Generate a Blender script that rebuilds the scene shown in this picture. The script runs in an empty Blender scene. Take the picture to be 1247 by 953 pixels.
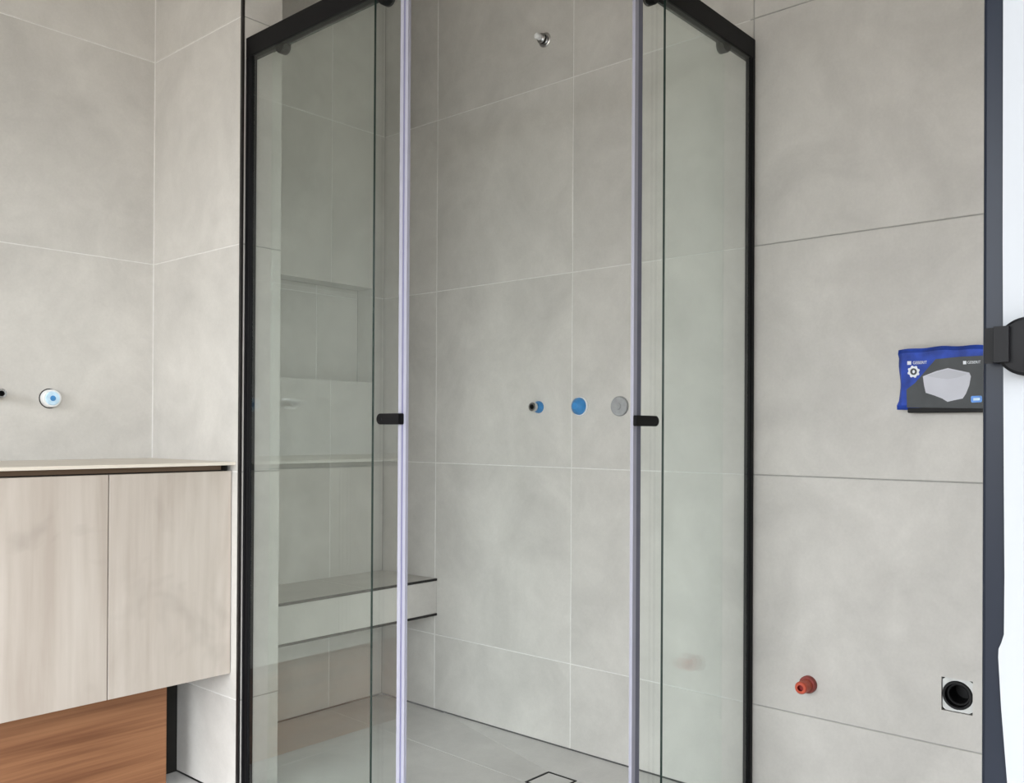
import bpy, bmesh, math, random
from mathutils import Vector, Matrix

random.seed(4)
scn = bpy.context.scene
COL = scn.collection

# ------------------------------------------------------------------ camera
W, H = 1247.0, 953.0
F, PX, PY = 1099.7, 630.19, 521.17          # focal length and principal point in pixels
YAW, PITCH, ROLL = 0.7189, 0.0046, 0.0056
CAM = Vector((-2.1927, -2.5807, 0.9705))
fw = Vector((math.cos(PITCH)*math.cos(YAW), math.cos(PITCH)*math.sin(YAW), math.sin(PITCH)))
r0 = Vector((math.sin(YAW), -math.cos(YAW), 0.0)); u0 = r0.cross(fw)
rt = math.cos(ROLL)*r0 + math.sin(ROLL)*u0
up = -math.sin(ROLL)*r0 + math.cos(ROLL)*u0
cd = bpy.data.cameras.new('camera'); cam = bpy.data.objects.new('camera', cd); COL.objects.link(cam)
m = Matrix((rt, up, -fw)).transposed().to_4x4(); m.translation = CAM
cam.matrix_world = m
cd.sensor_fit = 'HORIZONTAL'; cd.sensor_width = 36.0; cd.lens = F/W*36.0
cd.shift_x = (W/2 - PX)/W; cd.shift_y = (PY - H/2)/W
cd.clip_start = 0.02
scn.camera = cam

def hit(x, y, ax, val):
    """point of the plane (axis ax = val) seen at pixel x, y of the photograph"""
    d = fw + rt*((x-PX)/F) - up*((y-PY)/F)
    return CAM + d*((val-CAM[ax])/d[ax])

# ------------------------------------------------------------------ world, light, exposure
wd = bpy.data.worlds.new('world'); scn.world = wd; wd.use_nodes = True
wt = wd.node_tree; wb = wt.nodes['Background']
# overcast sky above the horizon, darker ground and buildings below it
wtc = wt.nodes.new('ShaderNodeTexCoord'); wsp = wt.nodes.new('ShaderNodeSeparateXYZ'); wt.links.new(wtc.outputs['Generated'], wsp.inputs[0])
wrp = wt.nodes.new('ShaderNodeValToRGB'); wrp.color_ramp.elements[0].position = 0.47; wrp.color_ramp.elements[1].position = 0.56
wrp.color_ramp.elements[0].color = (0.20, 0.185, 0.16, 1); wrp.color_ramp.elements[1].color = (0.93, 0.97, 1.0, 1)
wmr = wt.nodes.new('ShaderNodeMath'); wmr.operation = 'MULTIPLY_ADD'; wmr.inputs[1].default_value = 0.5; wmr.inputs[2].default_value = 0.5
wt.links.new(wsp.outputs['Z'], wmr.inputs[0]); wt.links.new(wmr.outputs[0], wrp.inputs[0])
wt.links.new(wrp.outputs[0], wb.inputs[0]); wb.inputs[1].default_value = 8.6

WIN = (-2.70, -0.30, 0.10, 2.25)             # window in the left wall: y0, y1, z0, z1
XL = -4.50                                   # left wall
ld = bpy.data.lights.new('window_portal', 'AREA'); ld.shape = 'RECTANGLE'      # portal: guides the sky light through the opening
ld.size = WIN[3]-WIN[2]; ld.size_y = WIN[1]-WIN[0]; ld.cycles.is_portal = True
lo = bpy.data.objects.new('window_portal', ld); COL.objects.link(lo)
lo.location = (XL-0.10, (WIN[0]+WIN[1])/2, (WIN[2]+WIN[3])/2); lo.rotation_euler = (0, -math.pi/2, 0)
YF = -3.27                                   # wall behind the camera, with the added opening
FILL_OPENING = (-3.20, -1.80, 0.0, 2.10)             # unseen opening added for fill light from the front: x0, x1, z0, z1
ld2 = bpy.data.lights.new('fill_opening_portal', 'AREA'); ld2.shape = 'RECTANGLE'
ld2.size = FILL_OPENING[1]-FILL_OPENING[0]; ld2.size_y = FILL_OPENING[3]-FILL_OPENING[2]; ld2.cycles.is_portal = True
lo2 = bpy.data.objects.new('fill_opening_portal', ld2); COL.objects.link(lo2)
lo2.location = ((FILL_OPENING[0]+FILL_OPENING[1])/2, YF-0.06, (FILL_OPENING[2]+FILL_OPENING[3])/2); lo2.rotation_euler = (math.pi/2, 0, 0)

scn.view_settings.view_transform = 'Standard'; scn.view_settings.look = 'None'
scn.view_settings.exposure = 0.53; scn.view_settings.gamma = 1.0
scn.view_settings.use_curve_mapping = False

# ------------------------------------------------------------------ materials
def nodes(name):
    mt = bpy.data.materials.new(name); mt.use_nodes = True
    return mt, mt.node_tree, mt.node_tree.nodes['Principled BSDF']

def plain(name, col, rough=0.5, metal=0.0, spec=0.5, var=0.06, scale=30, bump=0.0):
    """principled material with a little procedural variation of colour"""
    mt, t, b = nodes(name)
    tc = t.nodes.new('ShaderNodeTexCoord'); n = t.nodes.new('ShaderNodeTexNoise')
    n.inputs['Scale'].default_value = scale; n.inputs['Detail'].default_value = 3
    t.links.new(tc.outputs['Object'], n.inputs['Vector'])
    r = t.nodes.new('ShaderNodeValToRGB')
    c = Vector(col)
    r.color_ramp.elements[0].position = 0.3; r.color_ramp.elements[1].position = 0.7
    r.color_ramp.elements[0].color = (*(c*(1-var)), 1); r.color_ramp.elements[1].color = (*(c*(1+var)), 1)
    t.links.new(n.outputs['Fac'], r.inputs[0]); t.links.new(r.outputs[0], b.inputs['Base Color'])
    b.inputs['Roughness'].default_value = rough; b.inputs['Metallic'].default_value = metal
    b.inputs['Specular IOR Level'].default_value = spec
    if bump:
        bp = t.nodes.new('ShaderNodeBump'); bp.inputs['Strength'].default_value = bump
        t.links.new(n.outputs['Fac'], bp.inputs['Height']); t.links.new(bp.outputs[0], b.inputs['Normal'])
    return mt

def tile_material(name, base, rough=0.42, spec=0.35):
    """concrete-look porcelain: soft clouds, fine speckle, a few hairlines, shifted from tile to tile"""
    mt, t, b = nodes(name); N = t.nodes.new; L = t.links.new
    tc = N('ShaderNodeTexCoord'); oi = N('ShaderNodeObjectInfo')
    off = N('ShaderNodeVectorMath'); off.operation = 'SCALE'; off.inputs[0].default_value = (17, 31, 47)
    L(oi.outputs['Random'], off.inputs['Scale'])
    add = N('ShaderNodeVectorMath'); L(tc.outputs['Object'], add.inputs[0]); L(off.outputs[0], add.inputs[1])
    def noise(s, d, r=0.55, dist=0.0):
        n = N('ShaderNodeTexNoise'); n.inputs['Scale'].default_value = s; n.inputs['Detail'].default_value = d
        n.inputs['Roughness'].default_value = r; n.inputs['Distortion'].default_value = dist
        L(add.outputs[0], n.inputs['Vector']); return n
    c1 = noise(4.2, 5, 0.6, 0.7); c2 = noise(14, 6, 0.65, 0.3); c3 = noise(160, 3, 0.6)
    def rng(n, lo, hi, a=0.3, bb=0.7):
        r = N('ShaderNodeMapRange'); r.inputs[1].default_value = a; r.inputs[2].default_value = bb
        r.inputs[3].default_value = lo; r.inputs[4].default_value = hi; L(n.outputs['Fac'], r.inputs[0]); return r
    def mul(a_, b_):
        k = N('ShaderNodeMath'); k.operation = 'MULTIPLY'; L(a_, k.inputs[0]); L(b_, k.inputs[1]); return k.outputs[0]
    v = mul(rng(c1, 0.90, 1.08).outputs[0], rng(c2, 0.955, 1.035).outputs[0])
    v = mul(v, rng(c3, 0.975, 1.025).outputs[0])
    rv = N('ShaderNodeMapRange'); rv.inputs[3].default_value = 0.975; rv.inputs[4].default_value = 1.025
    L(oi.outputs['Random'], rv.inputs[0]); v = mul(v, rv.outputs[0])
    s = N('ShaderNodeVectorMath'); s.operation = 'SCALE'; s.inputs[0].default_value = base
    L(v, s.inputs['Scale']); L(s.outputs[0], b.inputs['Base Color'])
    b.inputs['Roughness'].default_value = rough
    b.inputs['Specular IOR Level'].default_value = spec
    return mt

def wood_material(name, c_dark, c_light, axis, rough=0.5, grain=1.0, knots=0.0):
    """board laminate; axis = direction of the grain (0 x, 1 y, 2 z)"""
    mt, t, b = nodes(name); N = t.nodes.new; L = t.links.new
    tc = N('ShaderNodeTexCoord'); oi = N('ShaderNodeObjectInfo')
    off = N('ShaderNodeVectorMath'); off.operation = 'SCALE'; off.inputs[0].default_value = (7, 3, 11)
    L(oi.outputs['Random'], off.inputs['Scale'])
    add = N('ShaderNodeVectorMath'); L(tc.outputs['Object'], add.inputs[0]); L(off.outputs[0], add.inputs[1])
    def noise(sc, d, dist):
        mp = N('ShaderNodeMapping'); mp.inputs['Scale'].default_value = sc; L(add.outputs[0], mp.inputs[0])
        n = N('ShaderNodeTexNoise'); n.inputs['Scale'].default_value = 1; n.inputs['Detail'].default_value = d
        n.inputs['Distortion'].default_value = dist; L(mp.outputs[0], n.inputs['Vector']); return n
    s1 = [11.0*grain]*3; s1[axis] = 1.5
    s2 = [70.0*grain]*3; s2[axis] = 3.0
    n1 = noise(s1, 5, 1.1); n2 = noise(s2, 4, 0.2); n3 = noise((6, 6, 6), 3, 0.5)
    mx = N('ShaderNodeMix'); mx.inputs[0].default_value = 0.42; L(n1.outputs['Fac'], mx.inputs[2]); L(n2.outputs['Fac'], mx.inputs[3])
    r = N('ShaderNodeValToRGB'); r.color_ramp.elements[0].position = 0.34; r.color_ramp.elements[1].position = 0.62
    r.color_ramp.elements[0].color = (*c_dark, 1); r.color_ramp.elements[1].color = (*c_light, 1)
    L(mx.outputs[0], r.inputs[0]); out = r.outputs[0]
    if knots:
        k = N('ShaderNodeMapRange'); k.inputs[1].default_value = 0.62; k.inputs[2].default_value = 0.75
        k.inputs[3].default_value = 0; k.inputs[4].default_value = knots; L(n3.outputs['Fac'], k.inputs[0])
        m2 = N('ShaderNodeMix'); m2.data_type = 'RGBA'; L(k.outputs[0], m2.inputs[0]); L(out, m2.inputs[6])
        m2.inputs[7].default_value = (*[x*0.62 for x in c_dark], 1); out = m2.outputs[2]
    L(out, b.inputs['Base Color']); b.inputs['Roughness'].default_value = rough
    b.inputs['Specular IOR Level'].default_value = 0.3
    bp = N('ShaderNodeBump'); bp.inputs['Strength'].default_value = 0.05; L(n2.outputs['Fac'], bp.inputs['Height'])
    L(bp.outputs[0], b.inputs['Normal'])
    return mt

def glass_material(name, tint):
    """clear toughened glass: tinted transmission and Schlick reflection on each face"""
    mt = bpy.data.materials.new(name); mt.use_nodes = True; t = mt.node_tree
    t.nodes.remove(t.nodes['Principled BSDF']); N = t.nodes.new; L = t.links.new
    tr = N('ShaderNodeBsdfTransparent'); tr.inputs[0].default_value = (*tint, 1)
    gl = N('ShaderNodeBsdfGlossy'); gl.inputs['Roughness'].default_value = 0.0; gl.inputs[0].default_value = (0.95, 1, 0.98, 1)
    lw = N('ShaderNodeLayerWeight'); lw.inputs[0].default_value = 0.5
    pw = N('ShaderNodeMath'); pw.operation = 'POWER'; pw.inputs[1].default_value = 5; L(lw.outputs['Facing'], pw.inputs[0])
    ma = N('ShaderNodeMath'); ma.operation = 'MULTIPLY_ADD'; ma.inputs[1].default_value = 0.95; ma.inputs[2].default_value = 0.05
    L(pw.outputs[0], ma.inputs[0])
    mx = N('ShaderNodeMixShader'); L(ma.outputs[0], mx.inputs[0]); L(tr.outputs[0], mx.inputs[1]); L(gl.outputs[0], mx.inputs[2])
    L(mx.outputs[0], t.nodes['Material Output'].inputs[0])
    return mt

M = {}
M['tile'] = tile_material('wall_tile', (0.56, 0.542, 0.515))
M['floor_tile'] = tile_material('floor_tile', (0.66, 0.65, 0.635), 0.30, 0.5)
M['grout'] = plain('light_grout', (0.70, 0.69, 0.67), 0.9, var=0.05, scale=60)
M['grout_dark'] = plain('bare_joint', (0.36, 0.355, 0.34), 0.9, var=0.08, scale=60)
M['screed'] = plain('cement_backing', (0.15, 0.147, 0.14), 0.95, var=0.15, scale=20)
M['paint'] = plain('white_wall_paint', (0.74, 0.73, 0.71), 0.8, var=0.02, scale=5)
M['ceil'] = plain('ceiling_board', (0.50, 0.47, 0.43), 0.9, var=0.04, scale=4)
M['black'] = plain('matt_black_aluminium', (0.005, 0.005, 0.006), 0.45, 0.0, 0.13, 0.1)
M['trim_black'] = plain('black_edge_trim', (0.014, 0.012, 0.012), 0.4, 0.0, 0.4, 0.1)
M['glass'] = glass_material('toughened_glass', (0.980, 0.995, 0.987))
M['glass_edge'] = plain('glass_edge', (0.02, 0.035, 0.03), 0.25, 0, 0.5, 0.1)
M['seal'] = plain('white_seal_plastic', (0.37, 0.37, 0.45), 0.35, 0, 0.5, 0.02)
M['seal_groove'] = plain('lilac_seal_groove', (0.17, 0.17, 0.29), 0.4, 0, 0.5, 0.05)
M['seal_dark'] = plain('slate_seal_lip', (0.13, 0.135, 0.19), 0.4, 0, 0.5, 0.05)
M['pale_oak'] = wood_material('pale_oak_laminate', (0.405, 0.348, 0.302), (0.505, 0.452, 0.405), 2, 0.5, 0.7, 0.3)
M['brown_oak'] = wood_material('brown_oak_laminate', (0.165, 0.066, 0.029), (0.29, 0.133, 0.063), 0, 0.5, 2.2)
M['channel'] = wood_material('brown_channel_laminate', (0.13, 0.085, 0.055), (0.20, 0.135, 0.09), 0, 0.5, 1.0)
M['carcass'] = plain('dark_carcass_board', (0.014, 0.013, 0.011), 0.8, spec=0.2, var=0.1)
M['stone'] = plain('cream_benchtop', (0.66, 0.60, 0.52), 0.35, 0, 0.45, 0.04, 14)
M['chrome'] = plain('chrome', (0.66, 0.66, 0.67), 0.24, 1.0, 0.5, 0.02)
M['dark_bore'] = plain('dark_bore', (0.01, 0.01, 0.011), 0.7, var=0.1)
M['white_plastic'] = plain('white_plastic', (0.80, 0.81, 0.82), 0.4, 0, 0.5, 0.03)
M['blue_plastic'] = plain('blue_plastic', (0.05, 0.24, 0.55), 0.35, 0, 0.5, 0.12, 60)
M['pale_blue'] = plain('pale_blue_plastic', (0.55, 0.75, 0.92), 0.4, 0, 0.5, 0.12, 50)
M['grey_plastic'] = plain('grey_plastic', (0.34, 0.345, 0.355), 0.5, 0, 0.4, 0.1, 60)
M['red_plastic'] = plain('orange_red_plastic', (0.50, 0.075, 0.035), 0.35, 0, 0.5, 0.12, 70)
M['red_dark'] = plain('dull_red_plastic', (0.27, 0.055, 0.045), 0.5, 0, 0.4, 0.2, 90)
M['red_bore'] = plain('deep_red_bore', (0.22, 0.006, 0.006), 0.4, 0, 0.4, 0.1)
M['rubber'] = plain('black_rubber', (0.005, 0.005, 0.0055), 0.5, 0, 0.2, 0.2)
M['plate'] = plain('pale_metal_plate', (0.55, 0.56, 0.55), 0.45, 0.2, 0.5, 0.1, 40)
M['bag_blue'] = plain('blue_film', (0.018, 0.058, 0.38), 0.45, 0, 0.2, 0.4, 28, 0.12)
M['bag_grey'] = plain('charcoal_print', (0.068, 0.074, 0.080), 0.5, 0, 0.25, 0.12, 25)
M['bag_white'] = plain('pale_grey_print', (0.56, 0.57, 0.64), 0.45, 0, 0.4, 0.05, 12)
M['bag_shade'] = plain('grey_print_rim', (0.49, 0.50, 0.56), 0.45, 0, 0.4, 0.05, 12)
M['print_white'] = plain('white_print', (0.80, 0.84, 0.90), 0.5, var=0.02)
M['print_blue'] = plain('bright_blue_print', (0.06, 0.25, 0.72), 0.4, var=0.15, scale=60)
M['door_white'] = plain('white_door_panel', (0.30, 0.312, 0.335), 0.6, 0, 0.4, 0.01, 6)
M['door_edge'] = plain('charcoal_door_edge', (0.009, 0.012, 0.020), 0.30, 0, 0.16, 0.08, 8)

# ------------------------------------------------------------------ mesh helpers
def link(name, me, mats, parent=None, loc=(0, 0, 0)):
    o = bpy.data.objects.new(name, me); COL.objects.link(o); o.location = loc
    if not isinstance(mats, (list, tuple)): mats = [mats]
    if not me.materials:
        for mm in mats: me.materials.append(M[mm])
    if parent: o.parent = parent
    return o

def to_obj(name, bm, mats, parent=None, loc=(0, 0, 0), smooth=False):
    bmesh.ops.recalc_face_normals(bm, faces=bm.faces)
    me = bpy.data.meshes.new(name); bm.to_mesh(me); bm.free()
    if smooth:
        for f in me.polygons: f.use_smooth = True
        me.set_sharp_from_angle(angle=math.radians(35))
    return link(name, me, mats, parent, loc)

def add_box(bm, x0, x1, y0, y1, z0, z1, mat=0, bevel=0.0):
    g = bmesh.ops.create_cube(bm, size=1.0)
    vs = g['verts']
    for v in vs:
        v.co = Vector(((x0+x1)/2 + v.co.x*(x1-x0), (y0+y1)/2 + v.co.y*(y1-y0), (z0+z1)/2 + v.co.z*(z1-z0)))
    fs = {f for v in vs for f in v.link_faces}
    for f in fs: f.material_index = mat
    if bevel:
        es = list({e for v in vs for e in v.link_edges})
        r = bmesh.ops.bevel(bm, geom=es, offset=bevel, segments=2, affect='EDGES', profile=0.5)
        for f in r['faces']: f.material_index = mat

def box(name, b, mats, parent=None, bevel=0.0, origin=None):
    x0, x1, y0, y1, z0, z1 = b
    o = Vector(origin) if origin else Vector(((x0+x1)/2, (y0+y1)/2, z0))
    bm = bmesh.new(); add_box(bm, x0-o.x, x1-o.x, y0-o.y, y1-o.y, z0-o.z, z1-o.z, 0, bevel)
    loc = o if parent is None else o - Vector(parent.location if parent.parent is None else wpos(parent))
    return to_obj(name, bm, mats, parent, loc)

def wpos(o):
    p = Vector(o.location)
    while o.parent: o = o.parent; p = p + Vector(o.location)
    return p

def boxes(name, bl, mats, parent=None, origin=(0, 0, 0), bevel=0.0):
    o = Vector(origin); bm = bmesh.new()
    for b in bl:
        mi = b[6] if len(b) > 6 else 0
        add_box(bm, b[0]-o.x, b[1]-o.x, b[2]-o.y, b[3]-o.y, b[4]-o.z, b[5]-o.z, mi, bevel)
    loc = o if parent is None else o - wpos(parent)
    return to_obj(name, bm, mats, parent, loc)

def lathe(bm, prof, origin, axis, seg=24, mat=0, mats=None):
    """surface of revolution: prof = [(distance along axis, radius)], axis a unit vector"""
    a = Vector(axis).normalized()
    p = a.orthogonal().normalized(); q = a.cross(p)
    rings = []
    for d, r in prof:
        c = Vector(origin) + a*d
        if r < 1e-6: rings.append([bm.verts.new(c)])
        else: rings.append([bm.verts.new(c + (p*math.cos(2*math.pi*i/seg) + q*math.sin(2*math.pi*i/seg))*r) for i in range(seg)])
    for k in range(len(rings)-1):
        A, B = rings[k], rings[k+1]
        for i in range(seg):
            j = (i+1) % seg
            if len(A) == 1 and len(B) == 1: continue
            if len(A) == 1: f = bm.faces.new((A[0], B[i], B[j]))
            elif len(B) == 1: f = bm.faces.new((A[i], A[j], B[0]))
            else: f = bm.faces.new((A[i], A[j], B[j], B[i]))
            f.material_index = mats[k] if mats else mat

def turned(name, prof, origin, axis, mats, parent, seg=24, fm=None):
    bm = bmesh.new(); o = wpos(parent) if parent else Vector(origin)
    lathe(bm, prof, Vector(origin)-o, axis, seg, 0, fm)
    return to_obj(name, bm, mats, parent, (0, 0, 0) if parent else origin, smooth=True)

def tag(o, label=None, cat=None, group=None, kind=None):
    if label: o['label'] = label
    if cat: o['category'] = cat
    if group: o['group'] = group
    if kind: o['kind'] = kind
    return o

def empty(name, loc, label=None, cat=None, group=None):
    o = bpy.data.objects.new(name, None); COL.objects.link(o); o.location = loc
    o.empty_display_size = 0.05
    return tag(o, label, cat, group)

# tiles: local frame (a, b, n): a horizontal along the surface, b up (or the second floor axis), n out of the surface
AX = {'x-': (Vector((0, 1, 0)), Vector((0, 0, 1)), Vector((-1, 0, 0))),
      'x+': (Vector((0, 1, 0)), Vector((0, 0, 1)), Vector((1, 0, 0))),
      'y-': (Vector((1, 0, 0)), Vector((0, 0, 1)), Vector((0, -1, 0))),
      'z+': (Vector((1, 0, 0)), Vector((0, 1, 0)), Vector((0, 0, 1))),
      'z-': (Vector((1, 0, 0)), Vector((0, 1, 0)), Vector((0, 0, -1)))}
TH = 0.009           # tile thickness
GAP = 0.0032         # joint
_cache = {}
def tile_mesh(kind, w, h, mat):
    k = (kind, round(w, 4), round(h, 4), mat)
    if k in _cache: return _cache[k]
    A, B, Nn = AX[kind]; c = 0.0009
    bm = bmesh.new()
    def ring(i, d): return [bm.verts.new(A*a + B*b + Nn*d) for a, b in ((i, i), (w-i, i), (w-i, h-i), (i, h-i))]
    r1, r2, r3 = ring(0, -TH), ring(0, -c), ring(c, 0)
    for P, Q in ((r1, r2), (r2, r3)):
        for i in range(4): bm.faces.new((P[i], P[(i+1) % 4], Q[(i+1) % 4], Q[i]))
    bm.faces.new(r3); bm.faces.new(r1)
    bmesh.ops.recalc_face_normals(bm, faces=bm.faces)
    me = bpy.data.meshes.new('tile'); bm.to_mesh(me); bm.free(); me.materials.append(M[mat])
    _cache[k] = me
    return me

def origin_on(kind, plane, a, b):
    return {'x': Vector((plane, a, b)), 'y': Vector((a, plane, b)), 'z': Vector((a, b, plane))}[kind[0]]

def tile_holed(kind, plane, a0, a1, b0, b1, holes, mat, parent, name):
    A, B, Nn = AX[kind]
    As = sorted({a0, a1} | {x for h in holes for x in h[:2] if a0 < x < a1})
    Bs = sorted({b0, b1} | {x for h in holes for x in h[2:] if b0 < x < b1})
    def keep(i, j):
        if i < 0 or j < 0 or i >= len(As)-1 or j >= len(Bs)-1: return False
        ca, cb = (As[i]+As[i+1])/2, (Bs[j]+Bs[j+1])/2
        return not any(h[0] < ca < h[1] and h[2] < cb < h[3] for h in holes)
    bm = bmesh.new(); V = {}
    def v(i, j, d):
        if (i, j, d) not in V: V[(i, j, d)] = bm.verts.new(A*(As[i]-a0) + B*(Bs[j]-b0) + Nn*(-TH if d else 0))
        return V[(i, j, d)]
    n = 0
    for i in range(len(As)-1):
        for j in range(len(Bs)-1):
            if not keep(i, j): continue
            n += 1
            for d in (0, 1): bm.faces.new((v(i, j, d), v(i+1, j, d), v(i+1, j+1, d), v(i, j+1, d)))
            for (di, dj, p, q) in ((-1, 0, (i, j), (i, j+1)), (1, 0, (i+1, j), (i+1, j+1)), (0, -1, (i, j), (i+1, j)), (0, 1, (i, j+1), (i+1, j+1))):
                if not keep(i+di, j+dj): bm.faces.new((v(*p, 0), v(*q, 0), v(*q, 1), v(*p, 1)))
    if n == 0: bm.free(); return
    return to_obj(name, bm, mat, parent, origin_on(kind, plane, a0, b0) - wpos(parent))

def tile_face(kind, plane, alist, blist, parent, mat='tile', name='tile', holes=(), skip=None):
    """tiles between successive joint centres of alist and blist; outer ends are plain edges"""
    n = 0
    for i in range(len(alist)-1):
        for j in range(len(blist)-1):
            a0 = alist[i] + (GAP/2 if i else 0); a1 = alist[i+1] - (GAP/2 if i < len(alist)-2 else 0)
            b0 = blist[j] + (GAP/2 if j else 0); b1 = blist[j+1] - (GAP/2 if j < len(blist)-2 else 0)
            if skip and skip((a0+a1)/2, (b0+b1)/2): continue
            hs = [h for h in holes if h[0] < a1 and h[1] > a0 and h[2] < b1 and h[3] > b0]
            if hs: tile_holed(kind, plane, a0, a1, b0, b1, hs, mat, parent, name)
            else:
                link(name, tile_mesh(kind, a1-a0, b1-b0, mat), mat, parent, origin_on(kind, plane, a0, b0) - wpos(parent))
            n += 1
    return n

def cut(lo, hi, gaps):
    seg = [(lo, hi)]
    for g0, g1 in gaps:
        seg = [s for a, b in seg for s in ((a, min(b, g0)), (max(a, g1), b)) if s[1]-s[0] > 1e-4]
    return seg

def grout(kind, plane, alist, blist, parent, mat='grout', holes=(), rec=0.0011, rng=None):
    A, B, Nn = AX[kind]; bl = []
    def strip(a0, a1, b0, b1):
        p = origin_on(kind, plane, a0, b0) - Nn*TH; q = origin_on(kind, plane, a1, b1) - Nn*rec
        bl.append((min(p.x, q.x), max(p.x, q.x), min(p.y, q.y), max(p.y, q.y), min(p.z, q.z), max(p.z, q.z)))
    lo, hi = rng if rng else (alist[0], alist[-1])
    for b in blist[1:-1]:
        for s in cut(lo, hi, [(h[0], h[1]) for h in holes if h[2] < b < h[3]]): strip(s[0], s[1], b-GAP/2, b+GAP/2)
    for a in alist[1:-1]:
        if not lo < a < hi: continue
        cuts = [(b-GAP/2, b+GAP/2) for b in blist[1:-1]] + [(h[2], h[3]) for h in holes if h[0] < a < h[1]]
        for s in cut(blist[0], blist[-1], cuts): strip(a-GAP/2, a+GAP/2, s[0], s[1])
    o = boxes('grout', bl, mat, parent, wpos(parent))
    return tag(o, kind='stuff')

# ------------------------------------------------------------------ the room
XB, YN = -0.8886, -0.4705        # vanity face and end of the partition wall
XI = -0.766                      # its shower face
ZC = 2.62
Z1 = 0.2628
ZR = [0.004, Z1, Z1+0.6, Z1+1.2, Z1+1.8, ZC]
YR = [YF+0.002, -2.682, -2.082, -1.482, -0.882, -0.282, 0.0]
NICHE = (-0.70, -0.055, 1.150, 1.494)
WASTE = (-2.018, -1.952, 0.343, 0.419)
DS = 0.085                       # niche depth

# wall with the shower taps
h = WASTE
wr = boxes('wall_right', [(TH, .16, YF-.1, h[0], 0, ZC), (TH, .16, h[1], .16, 0, ZC), (TH, .16, h[0], h[1], 0, h[2]), (TH, .16, h[0], h[1], h[3], ZC),
                          (.13, .16, h[0], h[1], h[2], h[3])], 'screed', None, (0, 0, 0))
tag(wr, 'grey concrete-look tiled wall behind the shower', kind='structure')
tile_face('x-', 0.0, YR, ZR, wr, holes=[WASTE])
grout('x-', 0.0, YR, ZR, wr, 'grout', rng=(-1.47, 0))
grout('x-', 0.0, YR, ZR, wr, 'grout_dark', rng=(YF+.002, -1.4701), rec=0.0022)

# wall behind the vanity and the shower bench, with the niche
n0 = NICHE
wbk = boxes('wall_back', [(XL-.1, n0[0]-TH, TH, .2, 0, ZC), (n0[1]+TH, TH, TH, .2, 0, ZC), (n0[0]-TH, n0[1]+TH, TH, .2, 0, n0[2]-TH),
                          (n0[0]-TH, n0[1]+TH, TH, .2, n0[3]+TH, ZC), (n0[0]-TH, n0[1]+TH, DS+TH, .2, n0[2]-TH, n0[3]+TH)], 'screed', None, (0, 0, 0))
tag(wbk, 'grey concrete-look tiled wall behind vanity and shower', kind='structure')
XA = [XL+.002, -3.84, -3.24, -2.64, -2.04, -1.44, XB]
tile_face('y-', 0.0, XA, ZR, wbk)
grout('y-', 0.0, XA, ZR, wbk)
XS = [XI, -0.24, 0.0]
tile_face('y-', 0.0, XS, ZR, wbk, holes=[NICHE])
grout('y-', 0.0, XS, ZR, wbk, holes=[NICHE])
NX, NZ = [n0[0], -0.24, n0[1]], [n0[2], Z1+1.2, n0[3]]
tile_face('y-', DS, NX, NZ, wbk, name='niche_tile'); grout('y-', DS, NX, NZ, wbk)
tile_face('x-', n0[1], [TH, DS], [n0[2], n0[3]], wbk, name='niche_tile')
tile_face('x+', n0[0], [TH, DS], [n0[2], n0[3]], wbk, name='niche_tile')
tile_face('z-', n0[3], [n0[0], n0[1]], [TH, DS], wbk, name='niche_tile')
tile_face('z+', n0[2], [n0[0], n0[1]], [TH, DS], wbk, name='niche_tile')

# partition between vanity and shower
wp = boxes('wall_partition', [(XB+TH, XI-TH, YN+TH, TH, 0, ZC)], 'screed', None, ((XB+XI)/2, YN/2, 0))
tag(wp, 'short tiled partition wall between vanity and shower', kind='structure')
tile_face('x-', XB, [YN+.008, 0.0], ZR, wp); grout('x-', XB, [YN+.008, 0.0], ZR, wp)
tile_face('y-', YN, [XB+.006, XI], ZR, wp); grout('y-', YN, [XB+.006, XI], ZR, wp, 'grout_dark')
tile_face('x+', XI, [YN+TH, 0.0], ZR, wp); grout('x+', XI, [YN+TH, 0.0], ZR, wp)
boxes('silicone_joint', [(XB-.0022, XB+.001, -.0022, .001, .889, ZC)], 'grout', wp, (XB, 0, .889))
bm = bmesh.new(); o = wpos(wp)
add_box(bm, XB-.0008-o.x, XB+.006-o.x, YN-.0010-o.y, YN+.0015-o.y, 0, ZC)
add_box(bm, XB-.0008-o.x, XB+.002-o.x, YN+.0015-o.y, YN+.0075-o.y, 0, ZC)
to_obj('edge_trim', bm, 'trim_black', wp)

# walls out of view
y0, y1, z0, z1 = WIN
wl = boxes('wall_left', [(XL-.18, XL, YF-.1, y0, 0, ZC), (XL-.18, XL, y1, .2, 0, ZC), (XL-.18, XL, y0, y1, 0, z0), (XL-.18, XL, y0, y1, z1, ZC)], 'paint', None, (XL, 0, 0))
tag(wl, 'painted wall holding the window', kind='structure')
wf = boxes('wall_front', [(XL-.1, FILL_OPENING[0], YF-.12, YF, 0, ZC), (FILL_OPENING[1], .16, YF-.12, YF, 0, ZC), (FILL_OPENING[0], FILL_OPENING[1], YF-.12, YF, FILL_OPENING[3], ZC)], 'paint', None, (XL/2, YF, 0))
tag(wf, 'painted wall facing the shower', kind='structure')
ce = boxes('ceiling', [(XL-.18, .16, YF-.12, .2, ZC, ZC+.1)], 'ceil', None, (XL/2, YF/2, ZC)); tag(ce, 'flat ceiling', kind='structure')
we = empty('window_1', (XL-.06, (y0+y1)/2, z0)); tag(we, 'black framed window in the painted wall', kind='structure')
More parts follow.
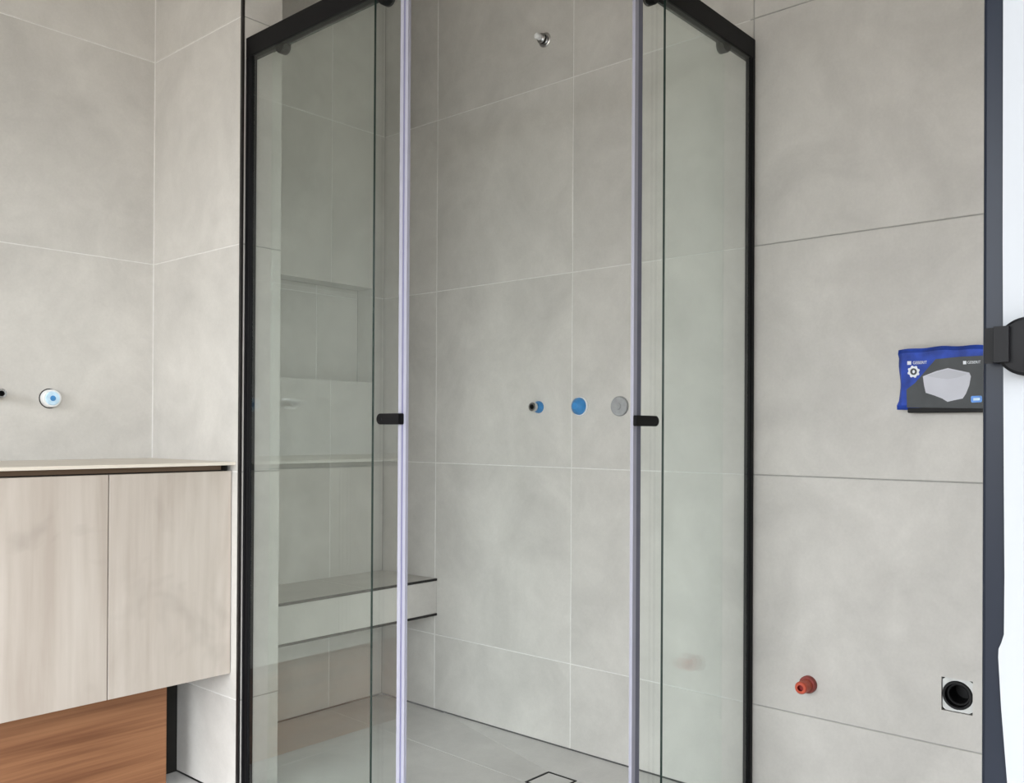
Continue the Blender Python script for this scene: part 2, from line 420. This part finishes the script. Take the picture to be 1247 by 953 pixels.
for b in ((y0, y0+.045, z0, z1), (y1-.045, y1, z0, z1), (y0+.045, y1-.045, z0, z0+.045), (y0+.045, y1-.045, z1-.045, z1), ((y0+y1)/2-.02, (y0+y1)/2+.02, z0+.045, z1-.045)):
    box('window_frame', (XL-.09, XL-.03, *b), 'black', we, 0.002)

# floor
fl = boxes('floor', [(XL-.1, .16, YF-.1, .2, -.15, -.03), (XL-.1, XB+.012, YF-.1, .2, -.03, -TH), (XB+.012, .16, YF-.1, -1.487, -.03, -TH)], 'screed', None, (0, 0, 0))
tag(fl, 'grey tiled bathroom floor', kind='structure')
FY = [YF+.002, -2.74, -2.14, -1.487, -0.94, -0.34, -0.002]
FX1 = [XL+.002, -4.03, -3.43, -2.83, -2.23, -1.63, -1.03, XB+.012]
tile_face('z+', 0.0, FX1, FY, fl, 'floor_tile', 'floor_tile', holes=[(XB-.001, XI, YN-.001, 0)]); grout('z+', 0.0, FX1, FY, fl)
FX2 = [XB+.012+GAP, -0.43, -0.002]; FY2 = [YF+.002, -2.74, -2.14, -1.487]
tile_face('z+', 0.0, FX2, FY2, fl, 'floor_tile', 'floor_tile'); grout('z+', 0.0, FX2, FY2, fl)
# shower floor: cut tiles falling to the drain
dx0, dx1, dy0, dy1 = -0.262, -0.157, -1.030, -0.926; DZ = -0.011
C0 = (-.001, -.001, 0); W1 = (-.001, -.33, 0); R2 = (-.001, -1.48, 0); Q = (XB+.016, -1.48, 0); Nn_ = (XB+.016, YN-.002, 0); N2 = (XI+.001, YN-.002, 0); N3 = (XI+.001, -.001, 0); L1 = (-.252, -.001, 0)
a_, b_, c_, d_ = (dx1, dy1, DZ), (dx1, dy0, DZ), (dx0, dy0, DZ), (dx0, dy1, DZ)
facets = [[W1, a_, b_, R2], [a_, W1, C0, L1, d_], [L1, N3, N2, Nn_, Q, c_, d_], [R2, b_, c_, Q]]
def shrink(poly, g):
    P = [Vector(p) for p in poly]; n = len(P); out = []
    ar = sum(P[i].x*P[(i+1) % n].y - P[(i+1) % n].x*P[i].y for i in range(n)); s = 1 if ar > 0 else -1
    for i in range(n):
        e1 = (P[i]-P[i-1]).xy.normalized(); e2 = (P[(i+1) % n]-P[i]).xy.normalized()
        n1 = Vector((-e1.y, e1.x))*s; n2 = Vector((-e2.y, e2.x))*s
        k = (n1+n2)/max(0.35, 1+n1.dot(n2))
        out.append(Vector((P[i].x+k.x*g, P[i].y+k.y*g, P[i].z)))
    return out
for q, poly in enumerate(facets):
    bm = bmesh.new(); P = shrink(poly, GAP*0.85)
    top = [bm.verts.new(p) for p in P]; bot = [bm.verts.new(p-Vector((0, 0, TH))) for p in P]
    f = bm.faces.new(top); g = bm.faces.new(bot)
    for i in range(len(P)): j = (i+1) % len(P); bm.faces.new((top[i], top[j], bot[j], bot[i]))
    bmesh.ops.triangulate(bm, faces=[f, g])
    to_obj('floor_tile', bm, 'floor_tile', fl)
bm = bmesh.new()
for p, q in ((W1, a_), (L1, d_), (Q, c_), (R2, b_)):       # joints between the cut tiles
    p, q = Vector(p)-Vector((0, 0, .0006)), Vector(q)-Vector((0, 0, .0006))
    t = (q-p).xy.normalized(); nn = Vector((-t.y, t.x, 0))*GAP*1.0
    a = [bm.verts.new(v) for v in (p+nn, p-nn, q-nn, q+nn)]; b = [bm.verts.new(v.co-Vector((0, 0, .008))) for v in a]
    bm.faces.new(a); bm.faces.new(b)
    for i in range(4): bm.faces.new((a[i], a[(i+1) % 4], b[(i+1) % 4], b[i]))
tag(to_obj('grout', bm, 'grout', fl), kind='stuff')

# floor drain
dr = empty('floor_drain', ((dx0+dx1)/2, (dy0+dy1)/2, DZ), 'square tile-insert floor drain with a black slot in shower floor', 'drain')
e = .0055
boxes('drain_frame', [(dx0, dx1, dy0, dy0+e, DZ-.02, DZ), (dx0, dx1, dy1-e, dy1, DZ-.02, DZ), (dx0, dx0+e, dy0+e, dy1-e, DZ-.02, DZ), (dx1-e, dx1, dy0+e, dy1-e, DZ-.02, DZ)], 'black', dr, dr.location)
box('tile_insert', (dx0+e+.001, dx1-e-.001, dy0+e+.001, dy1-e-.001, DZ-.012, DZ-.0005), 'floor_tile', dr, 0.0006)

# ------------------------------------------------------------------ shower enclosure
se = empty('shower_enclosure', (XB+.02, -1.482, 0), 'black framed glass corner shower enclosure with two sliding doors', 'shower screen')
XO, XIN = -0.8785, -0.850          # outer and inner face of the frame on the vanity side
YO, YIN = -1.4865, -1.460          # outer and inner face of the frame on the tap wall side
ZT0, ZT1 = 1.954, 2.006
def framepart(name, b): return box(name, b, 'black', se, 0.0015)
framepart('wall_post', (XO, -.8630, YN-.031, YN-.0005, 0.001, ZT0))
framepart('wall_post', (-.024, -.0005, YO, -1.4705, 0.001, ZT0))
framepart('top_rail', (XO, XIN, YIN, YN-.0005, ZT0, ZT1))
framepart('top_rail', (XO, -.0005, YO, YIN, ZT0, ZT1))
framepart('bottom_track', (XO, XIN, YIN, YN-.031, 0.001, 0.035))
framepart('bottom_track', (XO, -.024, YO, YIN, 0.001, 0.035))
# post ridges
for b in ((XO-.002, XO, YN-.012, YN-.006, 0.001, ZT0), (XO-.002, XO, YN-.028, YN-.022, .001, ZT0)): framepart('post_rib', b)
framepart('post_rib', (-.020, -.014, YO-.002, YO, 0.001, ZT0))

XG, XS_ = -0.872, -0.858           # fixed and sliding pane, vanity side (centre planes)
YG, YS_ = -1.480, -1.4665
GT = 0.003
def pane(name, b, parent, edge):
    """glass sheet; its open vertical edge shows the dark green edge of the glass"""
    x0, x1, y0, y1, z0, z1 = b; o = Vector(((x0+x1)/2, (y0+y1)/2, z0))
    bm = bmesh.new(); add_box(bm, x0-o.x, x1-o.x, y0-o.y, y1-o.y, 0, z1-z0)
    bm.normal_update()
    for f in bm.faces:
        if abs(f.normal.z) > .5: f.material_index = 1
        elif edge == 'x' and abs(f.normal.x) > .5: f.material_index = 1
        elif edge == 'y' and abs(f.normal.y) > .5: f.material_index = 1
    return to_obj(name, bm, ['glass', 'glass_edge'], parent, o-wpos(parent))
yfix = hit(454.5, 450, 0, XG).y
ysl0 = hit(487.5, 450, 0, XS_).y; ysl1 = hit(496.5, 450, 0, XS_).y; yslb = hit(331, 300, 0, XS_).y
xfix = hit(807.5, 450, 1, YG).x
xsl0 = hit(778.5, 450, 1, YS_).x; xsl1 = hit(769.5, 450, 1, YS_).x; xslb = -0.135
tag(pane('fixed_panel', (XG-GT, XG+GT, yfix, YN-.024, .030, ZT0+.002), se, 'y'), 'fixed glass panel with a dark edge')
tag(pane('fixed_panel', (xfix, -.018, YG-GT, YG+GT, .030, ZT0+.002), se, 'x'), 'fixed glass panel with a dark edge')
d1 = tag(pane('sliding_door', (XS_-GT, XS_+GT, ysl0, yslb, .036, ZT0-.004), se, 'z'), 'sliding glass door')
d2 = tag(pane('sliding_door', (xsl0, xslb, YS_-GT, YS_+GT, .036, ZT0-.004), se, 'z'), 'sliding glass door')
# seals on the leading edges
w1 = ysl0-ysl1
boxes('door_seal', [(XS_-.0045, XS_+.0032, ysl1, ysl1+w1*.36, .036, ZT0-.004, 0), (XS_-.0036, XS_+.0032, ysl1+w1*.36, ysl1+w1*.60, .036, ZT0-.004, 1), (XS_-.0045, XS_+.0032, ysl1+w1*.60, ysl0+.001, .036, ZT0-.004, 0)], ['seal', 'seal_groove'], d1, (XS_, ysl1, .036))
w2 = xsl0-xsl1
boxes('door_seal', [(xsl1, xsl1+w2*.46, YS_-.0045, YS_+.0032, .036, ZT0-.004, 0), (xsl1+w2*.46, xsl0+.001, YS_-.0042, YS_+.0032, .036, ZT0-.004, 1)], ['seal', 'seal_dark'], d2, (xsl1, YS_, .036))
# handles: flat rounded bar through the glass
def pill(name, c, L, hgt, t0, t1, along, parent):
    """bar with one rounded end: along = 'y' or 'x' (rounded end at +), thickness from t0 to t1 on the other axis"""
    bm = bmesh.new(); pts = [(-L/2, -hgt/2)]
    r = hgt/2
    for i in range(13):
        a = -math.pi/2 + math.pi*i/12; pts.append((L/2-r+r*math.cos(a), r*math.sin(a)))
    pts.append((-L/2, hgt/2))
    def P(s, z, t): return Vector((t, s, z)) if along == 'y' else Vector((s, t, z))
    A = [bm.verts.new(P(s, z, t0)) for s, z in pts]; B = [bm.verts.new(P(s, z, t1)) for s, z in pts]
    bm.faces.new(A); bm.faces.new(B)
    for i in range(len(pts)): j = (i+1) % len(pts); bm.faces.new((A[i], A[j], B[j], B[i]))
    bmesh.ops.recalc_face_normals(bm, faces=bm.faces)
    es = [e_ for e_ in bm.edges if len(e_.link_faces) == 2 and e_.calc_face_angle() > 1.0]
    bmesh.ops.bevel(bm, geom=es, offset=.0015, segments=2, affect='EDGES')
    return to_obj(name, bm, 'black', parent, Vector(c)-wpos(parent), smooth=True)
ha = hit(457.8, 510, 0, XS_-.018); hb = hit(486, 510, 0, XS_-.018)
hd = pill('door_handle', (XS_, (ha.y+hb.y)/2, ha.z), ha.y-hb.y, .0245, -.018, -GT, 'y', d1)
turned('handle_screw', [(0, .0075), (.0012, .0065), (.0012, 0)], (XS_-.018, ha.y-.013, ha.z), (-1, 0, 0), 'black', hd, 20)
ha = hit(775.5, 512, 1, YS_-.014); hb = hit(803, 512, 1, YS_-.014)
pill('door_handle', ((ha.x+hb.x)/2, YS_, ha.z), hb.x-ha.x, .0235, -.014, -GT, 'x', d2)
# rollers
for px, py in ((345, 56), (471, 0)):
    q = hit(px, py, 0, XS_)
    turned('roller', [(-.012, 0), (-.012, .017), (-.009, .019), (.009, .019), (.012, .017), (.012, 0)], (XS_, q.y, ZT0-.002), (1, 0, 0), 'black', d1)
for px, py in ((881, 52), (792, 0)):
    q = hit(px, py, 1, YS_)
    turned('roller', [(-.012, 0), (-.012, .017), (-.009, .019), (.009, .019), (.012, .017), (.012, 0)], (q.x, YS_, ZT0-.002), (0, 1, 0), 'black', d2)

# ------------------------------------------------------------------ shower bench
yb = -0.292; zb0, zb1 = 0.331, 0.4585
sb = empty('shower_bench', (XI/2, yb/2, zb0), 'floating tiled shower bench with black edge trims', 'bench')
box('bench_core', (XI+.001, -.001, yb+TH, -.001, zb0+.002, zb1-TH), 'screed', sb)
tile_face('z+', zb1, [XI+.001, -.30, -.001], [yb+.006, -.001], sb, name='top_tile')
grout('z+', zb1, [XI+.001, -.30, -.001], [yb+.006, -.001], sb)
tile_face('y-', yb, [XI+.001, -.001], [zb0+.007, zb1-.007], sb, name='front_tile')
tile_face('z-', zb0, [XI+.001, -.001], [yb+.006, -.001], sb, name='underside_tile')
boxes('edge_trim', [(XI+.001, -.001, yb-.002, yb+.006, zb1-.007, zb1+.0005)], 'trim_black', sb, (XI/2, yb, zb1-.007))
boxes('edge_trim', [(XI+.001, -.001, yb-.002, yb+.006, zb0-.0005, zb0+.007)], 'trim_black', sb, (XI/2, yb, zb0))

# ------------------------------------------------------------------ vanity
YV = -0.4352; VX0 = -2.19
xr = hit(281.0, 700, 1, YV).x
zt = 0.864; zb = 0.329
va = empty('vanity_cabinet', ((VX0+xr)/2, YV, 0), 'pale oak wall-hung vanity cabinet with brown oak kick panel', 'cabinet')
box('cabinet_body', (VX0, xr-.001, YV+.020, -.001, zb+.004, .866), 'carcass', va)
split = [xr, -1.2155, -1.5405, -1.8655, VX0]
for i in range(4):
    x1, x0 = split[i]-(0 if i == 0 else .0013), split[i+1]+.0013
    tag(box('cabinet_door', (x0, x1, YV, YV+.018, zb, zt), 'pale_oak', va, .0008), 'pale whitewashed oak door')
tag(box('finger_channel', (VX0, xr-.014, YV+.028, YV+.040, .8665, .8800), 'channel', va), 'dark brown recessed finger channel')
boxes('channel_cap', [(xr-.0135, xr-.0085, YV+.006, YV+.040, .8665, .8800)], 'carcass', va, (xr, YV, .866))
boxes('scribe_filler', [(xr+.0006, XB-.001, YV+.010, YV+.019, zb+.002, zt)], 'channel', va, (xr, YV, zb))
yk = -0.265
kx = hit(203.0, 860, 1, yk).x
tag(box('kick_panel', (VX0, kx, yk, yk+.017, .001, zb+.003), 'brown_oak', va, .0006), 'brown oak kick panel with horizontal grain')
tag(box('kick_shade_board', (kx-.25, XB-.001, -.158, -.142, .001, zb+.003), 'carcass', va), 'added dark board standing in for shade behind the kick panel')  # added board, near-black colour stands in for the shade in this gap
vt = boxes('vanity_countertop', [(VX0, XB-.0008, -.4545, -.0008, .8802, .8885)], 'stone', None, ((VX0+XB)/2, -.23, .8802), .0008)
tag(vt, 'thin cream benchtop lying on the pale oak vanity cabinet', 'countertop')

# ------------------------------------------------------------------ pipe stubs and plugs
def stub(name, p, ax, label, cat, parts, group=None):
    """parts: (name, profile along the outward axis, material list, material per band)"""
    e_ = empty(name, p, label, cat, group)
    for nm, prof, mats, fm in parts: turned(nm, prof, p, ax, mats, e_, 24, fm)
    return e_
A_ = (0, -1, 0); R_ = (-1, 0, 0)
def tube(l, r, bore, l0=0.0, rim=.0012):
    return [(l0, r), (l-rim, r), (l, r-rim), (l, bore), (l-.02, bore), (l-.02, 0)]
q = hit(664, 49, 0, 0)
stub('shower_outlet', q, R_, 'chrome shower outlet nipple with white plug, high on the shower wall', 'pipe fitting', [
    ('cover_ring', [(0, .023), (.003, .023), (.005, .020), (.005, .013)], ['chrome'], None),
    ('nipple', [(0, .0125), (.012, .0125), (.012, .0155), (.022, .0155), (.022, .0105), (.030, .0105), (.030, 0)], ['chrome'], None),
    ('thread_seal', [(.0125, .0157), (.016, .0165), (.0195, .0157)], ['dark_bore'], None),
    ('plug', [(.030, .0095), (.043, .0095), (.046, .007), (.046, 0)], ['white_plastic'], None)])
q = hit(656.5, 495.5, 0, 0)
stub('tap_nipple', q, R_, 'chrome pipe nipple with blue collar on the shower wall', 'pipe fitting', [
    ('collar', [(0, .0190), (.006, .0190), (.010, .0165), (.018, .0150), (.018, .010)], ['blue_plastic'], None),
    ('nipple', [(.018, .0095), (.024, .0095), (.024, .0145), (.034, .0145), (.036, .013), (.036, .008), (.018, .008), (.018, 0)], ['chrome', 'dark_bore'], [0, 0, 0, 0, 0, 1, 1])])
q = hit(707, 494.5, 0, 0)
stub('blue_mixer_plug', q, R_, 'blue round protection plug between chrome nipple and grey cap', 'pipe fitting', [
    ('sleeve', [(0, .0300), (.004, .0300), (.007, .0285), (.007, .022)], ['white_plastic'], None),
    ('plug', [(.007, .0265), (.014, .0255), (.024, .0165), (.030, .010), (.031, 0)], ['blue_plastic'], None)])
q = hit(755.5, 494.5, 0, 0)
stub('grey_mixer_cap', q, R_, 'grey round protection cap beside the shower door edge', 'pipe fitting', [
    ('cap', [(0, .0290), (.008, .0290), (.011, .026), (.012, 0)], ['grey_plastic'], None),
    ('cap_boss', [(.012, .010), (.014, .009), (.014, 0)], ['grey_plastic'], None)])
q = hit(60, 485, 1, 0)
stub('basin_mixer_plug', q, A_, 'white and pale blue round plug above the vanity benchtop', 'pipe fitting', [
    ('rebate_ring', [(0, .0270), (.0012, .0270), (.0012, .022)], ['dark_bore'], None),
    ('sleeve', [(0, .0245), (.019, .0245), (.022, .0225), (.022, .0190)], ['white_plastic'], None),
    ('plug', [(.022, .0190), (.025, .0175), (.025, .0075), (.0265, .006), (.0265, 0)], ['pale_blue', 'blue_plastic'], [0, 0, 1, 1])])
q = hit(-8, 479.5, 1, 0)
stub('basin_spout_nipple', q, A_, 'chrome pipe nipple with black bore beside the pale blue plug', 'pipe fitting', [
    ('nipple', [(0, .0110), (.045, .0110), (.045, .0130), (.056, .0130), (.0575, .0115), (.0575, .0072), (.03, .0072), (.03, 0)], ['chrome', 'dark_bore'], [0, 0, 0, 0, 0, 1, 1]),
    ('cover_ring', [(0, .020), (.002, .020), (.002, .011)], ['chrome'], None)])
q = hit(985, 832.5, 0, 0)
stub('toilet_water_stub', q, R_, 'orange-red plastic pipe stub low on the tiled wall', 'pipe fitting', [
    ('collar', [(0, .0215), (.010, .0215), (.013, .0195), (.013, .014)], ['red_dark'], None),
    ('neck', [(.013, .0145), (.018, .0155), (.022, .0145), (.026, .0155), (.030, .0145), (.034, .0155), (.038, .0140)], ['red_plastic'], None),
    ('tip', [(.038, .0130), (.040, .0155), (.048, .0155), (.051, .0135), (.051, .0075), (.042, .0070), (.042, 0)], ['red_plastic', 'red_bore'], [0, 0, 0, 0, 1, 1])])

# waste pipe in its square cut-out
wy, wz = (WASTE[0]+WASTE[1])/2, (WASTE[2]+WASTE[3])/2
ws = empty('waste_pipe', (.02, wy, wz), 'black waste pipe in a square cut-out of the wall tile', 'pipe')
bm = bmesh.new()
hw, hh = (WASTE[1]-WASTE[0])/2-.001, (WASTE[3]-WASTE[2])/2-.001; S = 32
ro = .0326
inner = [bm.verts.new((-.0145, ro*math.cos(2*math.pi*i/S), ro*math.sin(2*math.pi*i/S))) for i in range(S)]
outer = []
for i in range(S):
    c, s = math.cos(2*math.pi*i/S), math.sin(2*math.pi*i/S); k = min(hw/max(abs(c), 1e-6), hh/max(abs(s), 1e-6))
    outer.append(bm.verts.new((-.0145, c*k, s*k)))
back = [bm.verts.new(v.co+Vector((.006, 0, 0))) for v in inner]; backo = [bm.verts.new(v.co+Vector((.006, 0, 0))) for v in outer]
for i in range(S):
    j = (i+1) % S
    bm.faces.new((inner[i], inner[j], outer[j], outer[i])); bm.faces.new((back[i], back[j], inner[j], inner[i]))
    bm.faces.new((back[i], back[j], backo[j], backo[i])); bm.faces.new((outer[i], outer[j], backo[j], backo[i]))
to_obj('cut_out_plate', bm, 'plate', ws)
turned('pipe_socket', [(-.05, .0322), (.0165, .0322), (.0185, .031), (.0185, .0265), (.006, .024), (.006, .0215), (.004, .0195), (-.045, .0195), (-.045, 0)], (.02, wy, wz), R_, 'rubber', ws, 32)

# ------------------------------------------------------------------ packet over the flush plate opening
XP = -0.036
pb = empty('seat_packet', (0, -1.95, 1.024), 'blue and charcoal plastic packet fixed to the tiled wall', 'packet')
pa = hit(1092.5, 426, 0, XP); pz0 = hit(1094, 498.5, 0, XP).z; py0 = -2.085
tray_z0 = hit(1110, 502.5, 0, XP+.012).z
box('black_tray', (-.026, -.0005, py0+.004, hit(1105, 500, 0, -.026).y, tray_z0, 1.155), 'rubber', pb, .002)
# puffed bag with crimped ends
bm = bmesh.new(); nu, nv = 26, 14; grid = {}
ya = pa.y
for side in (0, 1):
    for i in range(nu+1):
        for j in range(nv+1):
            s, t = i/nu, j/nv
            y = ya + (py0-ya)*s
            top = pa.z + .004*math.sin(3.1*s+.2) + .0012*math.sin(19*s); bot = pz0 - .0008*math.sin(11*s)
            z = bot + (top-bot)*t
            if i == 0: y += .0022*math.sin(9.0*t+1) + (.003 if t < .12 or t > .86 else -.001)
            edge = min(1.0, min(s, 1-s)/.05, min(t, 1-t)/.09); puff = math.sqrt(max(0.0, 1-(1-edge)**2))
            x = XP+.003 + .012*(1-puff) if side == 0 else -.0265
            if side and (i in (0, nu) or j in (0, nv)): x = XP+.0155
            grid[(side, i, j)] = bm.verts.new((x - pb.location.x, y-pb.location.y, z-pb.location.z))
for side in (0, 1):
    for i in range(nu):
        for j in range(nv): bm.faces.new([grid[(side, *k)] for k in ((i, j), (i+1, j), (i+1, j+1), (i, j+1))])
rim = [(i, 0) for i in range(nu)] + [(nu, j) for j in range(nv)] + [(i, nv) for i in range(nu, 0, -1)] + [(0, j) for j in range(nv, 0, -1)]
for k in range(len(rim)):
    a, b = rim[k], rim[(k+1) % len(rim)]; bm.faces.new((grid[(0, *a)], grid[(0, *b)], grid[(1, *b)], grid[(1, *a)]))
bag = tag(to_obj('bag', bm, 'bag_blue', pb, smooth=True), 'blue plastic film bag')
def print_shape(name, pix, mat, lift, parent=bag):
    """flat print on the front of the bag, outline given by pixels"""
    bm = bmesh.new(); x = XP+.0022-lift
    P = [hit(a, b, 0, XP) for a, b in pix]
    f = [bm.verts.new(Vector((x, p.y, p.z))-wpos(parent)) for p in P]; g = [bm.verts.new(v.co+Vector((.0004, 0, 0))) for v in f]
    bm.faces.new(f); bm.faces.new(g)
    for i in range(len(f)): j = (i+1) % len(f); bm.faces.new((f[i], f[j], g[j], g[i]))
    return to_obj(name, bm, mat, parent)
print_shape('charcoal_panel', [(1104, 496), (1103.5, 474), (1114, 466), (1126, 452), (1139, 437), (1170, 434), (1214, 432), (1214, 497.5), (1150, 496.5)], 'bag_grey', .0)
print_shape('basin_picture', [(1123.5, 458), (1140, 451.5), (1154, 448), (1166, 450.5), (1180, 453.5), (1182, 458), (1180, 469), (1176, 479), (1172, 485), (1162, 487), (1153.5, 489), (1147, 485), (1138, 481.5), (1127, 478), (1125, 469)], 'bag_white', .0004)
print_shape('basin_rim', [(1128, 457.5), (1142, 452.5), (1154, 449.5), (1166, 452), (1178, 455), (1166, 459.5), (1154, 461.5), (1141, 460)], 'bag_shade', .0008)
def circ(cx, cy, rx, ry, n=20): return [(cx+rx*math.cos(2*math.pi*i/n), cy+ry*math.sin(2*math.pi*i/n)) for i in range(n)]
gear = []
for i in range(32): r_ = 7.6 if (i//2) % 2 else 6.4; gear.append((1112.2+r_*math.cos(2*math.pi*i/32), 452.3+r_*math.sin(2*math.pi*i/32)))
print_shape('round_emblem', gear, 'print_white', .0004)
print_shape('emblem_ring', circ(1112.2, 452.3, 4.1, 4.1), 'bag_grey', .0007)
print_shape('emblem_dot', circ(1112.4, 452.3, 1.5, 2.0), 'print_white', .0010)
print_shape('logo_square', [(1104.5, 439.6), (1109.3, 439.5), (1109.3, 443.9), (1104.5, 444)], 'print_white', .0004)
print_shape('logo_square', [(1172.5, 439.3), (1176.5, 439.2), (1176.5, 443.3), (1172.5, 443.4)], 'print_white', .0004)
print_shape('badge', [(1183, 482), (1194.5, 481.5), (1195.5, 483), (1195.5, 488), (1194.5, 489.5), (1183, 490), (1182, 488.5), (1182, 483)], 'print_blue', .0004)
print_shape('badge_bar', [(1185, 484.5), (1193, 484.2), (1193, 487.2), (1185, 487.5)], 'pale_blue', .0008)
def lettering(name, text, px0, px1, py_base, capx, mat):
    p0 = hit(px0, py_base, 0, XP); p1 = hit(px1, py_base, 0, XP); pt = hit(px0, py_base-capx, 0, XP)
    cu = bpy.data.curves.new(name, 'FONT'); cu.body = text; cu.size = 1.0; cu.extrude = 0.01
    tmp = bpy.data.objects.new('tmp_text', cu); COL.objects.link(tmp)
    dg = bpy.context.evaluated_depsgraph_get(); me = bpy.data.meshes.new_from_object(tmp.evaluated_get(dg))
    COL.objects.unlink(tmp); bpy.data.objects.remove(tmp)
    xs = [v.co.x for v in me.vertices]; ys = [v.co.y for v in me.vertices]; wdt = max(xs)-min(xs); hgt = max(ys)-min(ys)
    wp_ = wpos(bag)
    for v in me.vertices:
        s, t = (v.co.x-min(xs))/wdt, (v.co.y-min(ys))/hgt
        v.co = Vector((XP+.0012 - (.0002 if v.co.z > 0 else -.0003), p0.y+(p1.y-p0.y)*s, p0.z+(pt.z-p0.z)*t)) - wp_
    me.materials.clear()
    return link(name, me, mat, bag)
lettering('lettering', 'GEBERIT', 1111.5, 1128.5, 443.4, 3.6, 'print_white')
lettering('lettering', 'GEBERIT', 1178, 1194, 442.8, 3.4, 'print_white')

# ------------------------------------------------------------------ open door leaf at the side
XD = -1.500
yd = hit(1196.0, 476, 0, XD).y
dn = empty('door_leaf', (XD+.019, yd-.40, 0))
tag(dn, 'open white door with charcoal edge strip and black round handle', 'door')
ye = hit(1221.5, 476, 0, XD).y
box('edge_strip', (XD, XD+.038, ye-.006, yd, .012, 2.06), 'door_edge', dn, .0025)
# white facing whose free edge steps back below the handle
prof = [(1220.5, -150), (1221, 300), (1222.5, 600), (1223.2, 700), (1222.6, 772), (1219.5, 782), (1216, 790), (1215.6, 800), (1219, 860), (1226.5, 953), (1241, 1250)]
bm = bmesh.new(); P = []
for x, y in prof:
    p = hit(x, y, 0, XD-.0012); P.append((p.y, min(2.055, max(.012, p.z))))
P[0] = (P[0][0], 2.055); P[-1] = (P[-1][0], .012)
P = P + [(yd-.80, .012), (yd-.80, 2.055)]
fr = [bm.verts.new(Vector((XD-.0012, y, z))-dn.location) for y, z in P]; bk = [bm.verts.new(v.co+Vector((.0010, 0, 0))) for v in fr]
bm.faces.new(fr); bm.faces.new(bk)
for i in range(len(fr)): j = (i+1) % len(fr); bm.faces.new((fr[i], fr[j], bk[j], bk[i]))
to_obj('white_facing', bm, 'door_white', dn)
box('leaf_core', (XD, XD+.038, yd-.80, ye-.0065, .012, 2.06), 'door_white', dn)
hc = hit(1251.5, 421, 0, XD-.012)
hr = (hit(1251.5, 383, 0, XD-.012).z-hc.z)
hdl = turned('handle_rose', [(0, hr-.001), (.010, hr-.001), (.0125, hr-.003), (.014, 0)], (XD-.0012, hc.y, hc.z), (-1, 0, 0), 'black', dn, 40)
n0_ = hit(1197.5, 399, 0, XD-.014); n1_ = hit(1222, 441, 0, XD-.014)
bm = bmesh.new(); add_box(bm, -.0165, 0, n1_.y-.004-n0_.y, 0, n1_.z-n0_.z, 0)
es = [e_ for e_ in bm.edges if abs(e_.verts[0].co.z-e_.verts[1].co.z) > .01 and e_.verts[0].co.y > -.001]
bmesh.ops.bevel(bm, geom=es, offset=.0072, segments=5, affect='EDGES')
to_obj('latch_hook', bm, 'black', dn, Vector((XD-.0015, n0_.y, n0_.z))-wpos(dn), smooth=True)
for z in (.25, 1.05, 1.85):
    turned('hinge', [(0, 0), (0, .007), (.09, .007), (.09, 0)], (XD+.019, yd-.807, z), (0, 0, 1), 'black', dn, 16)
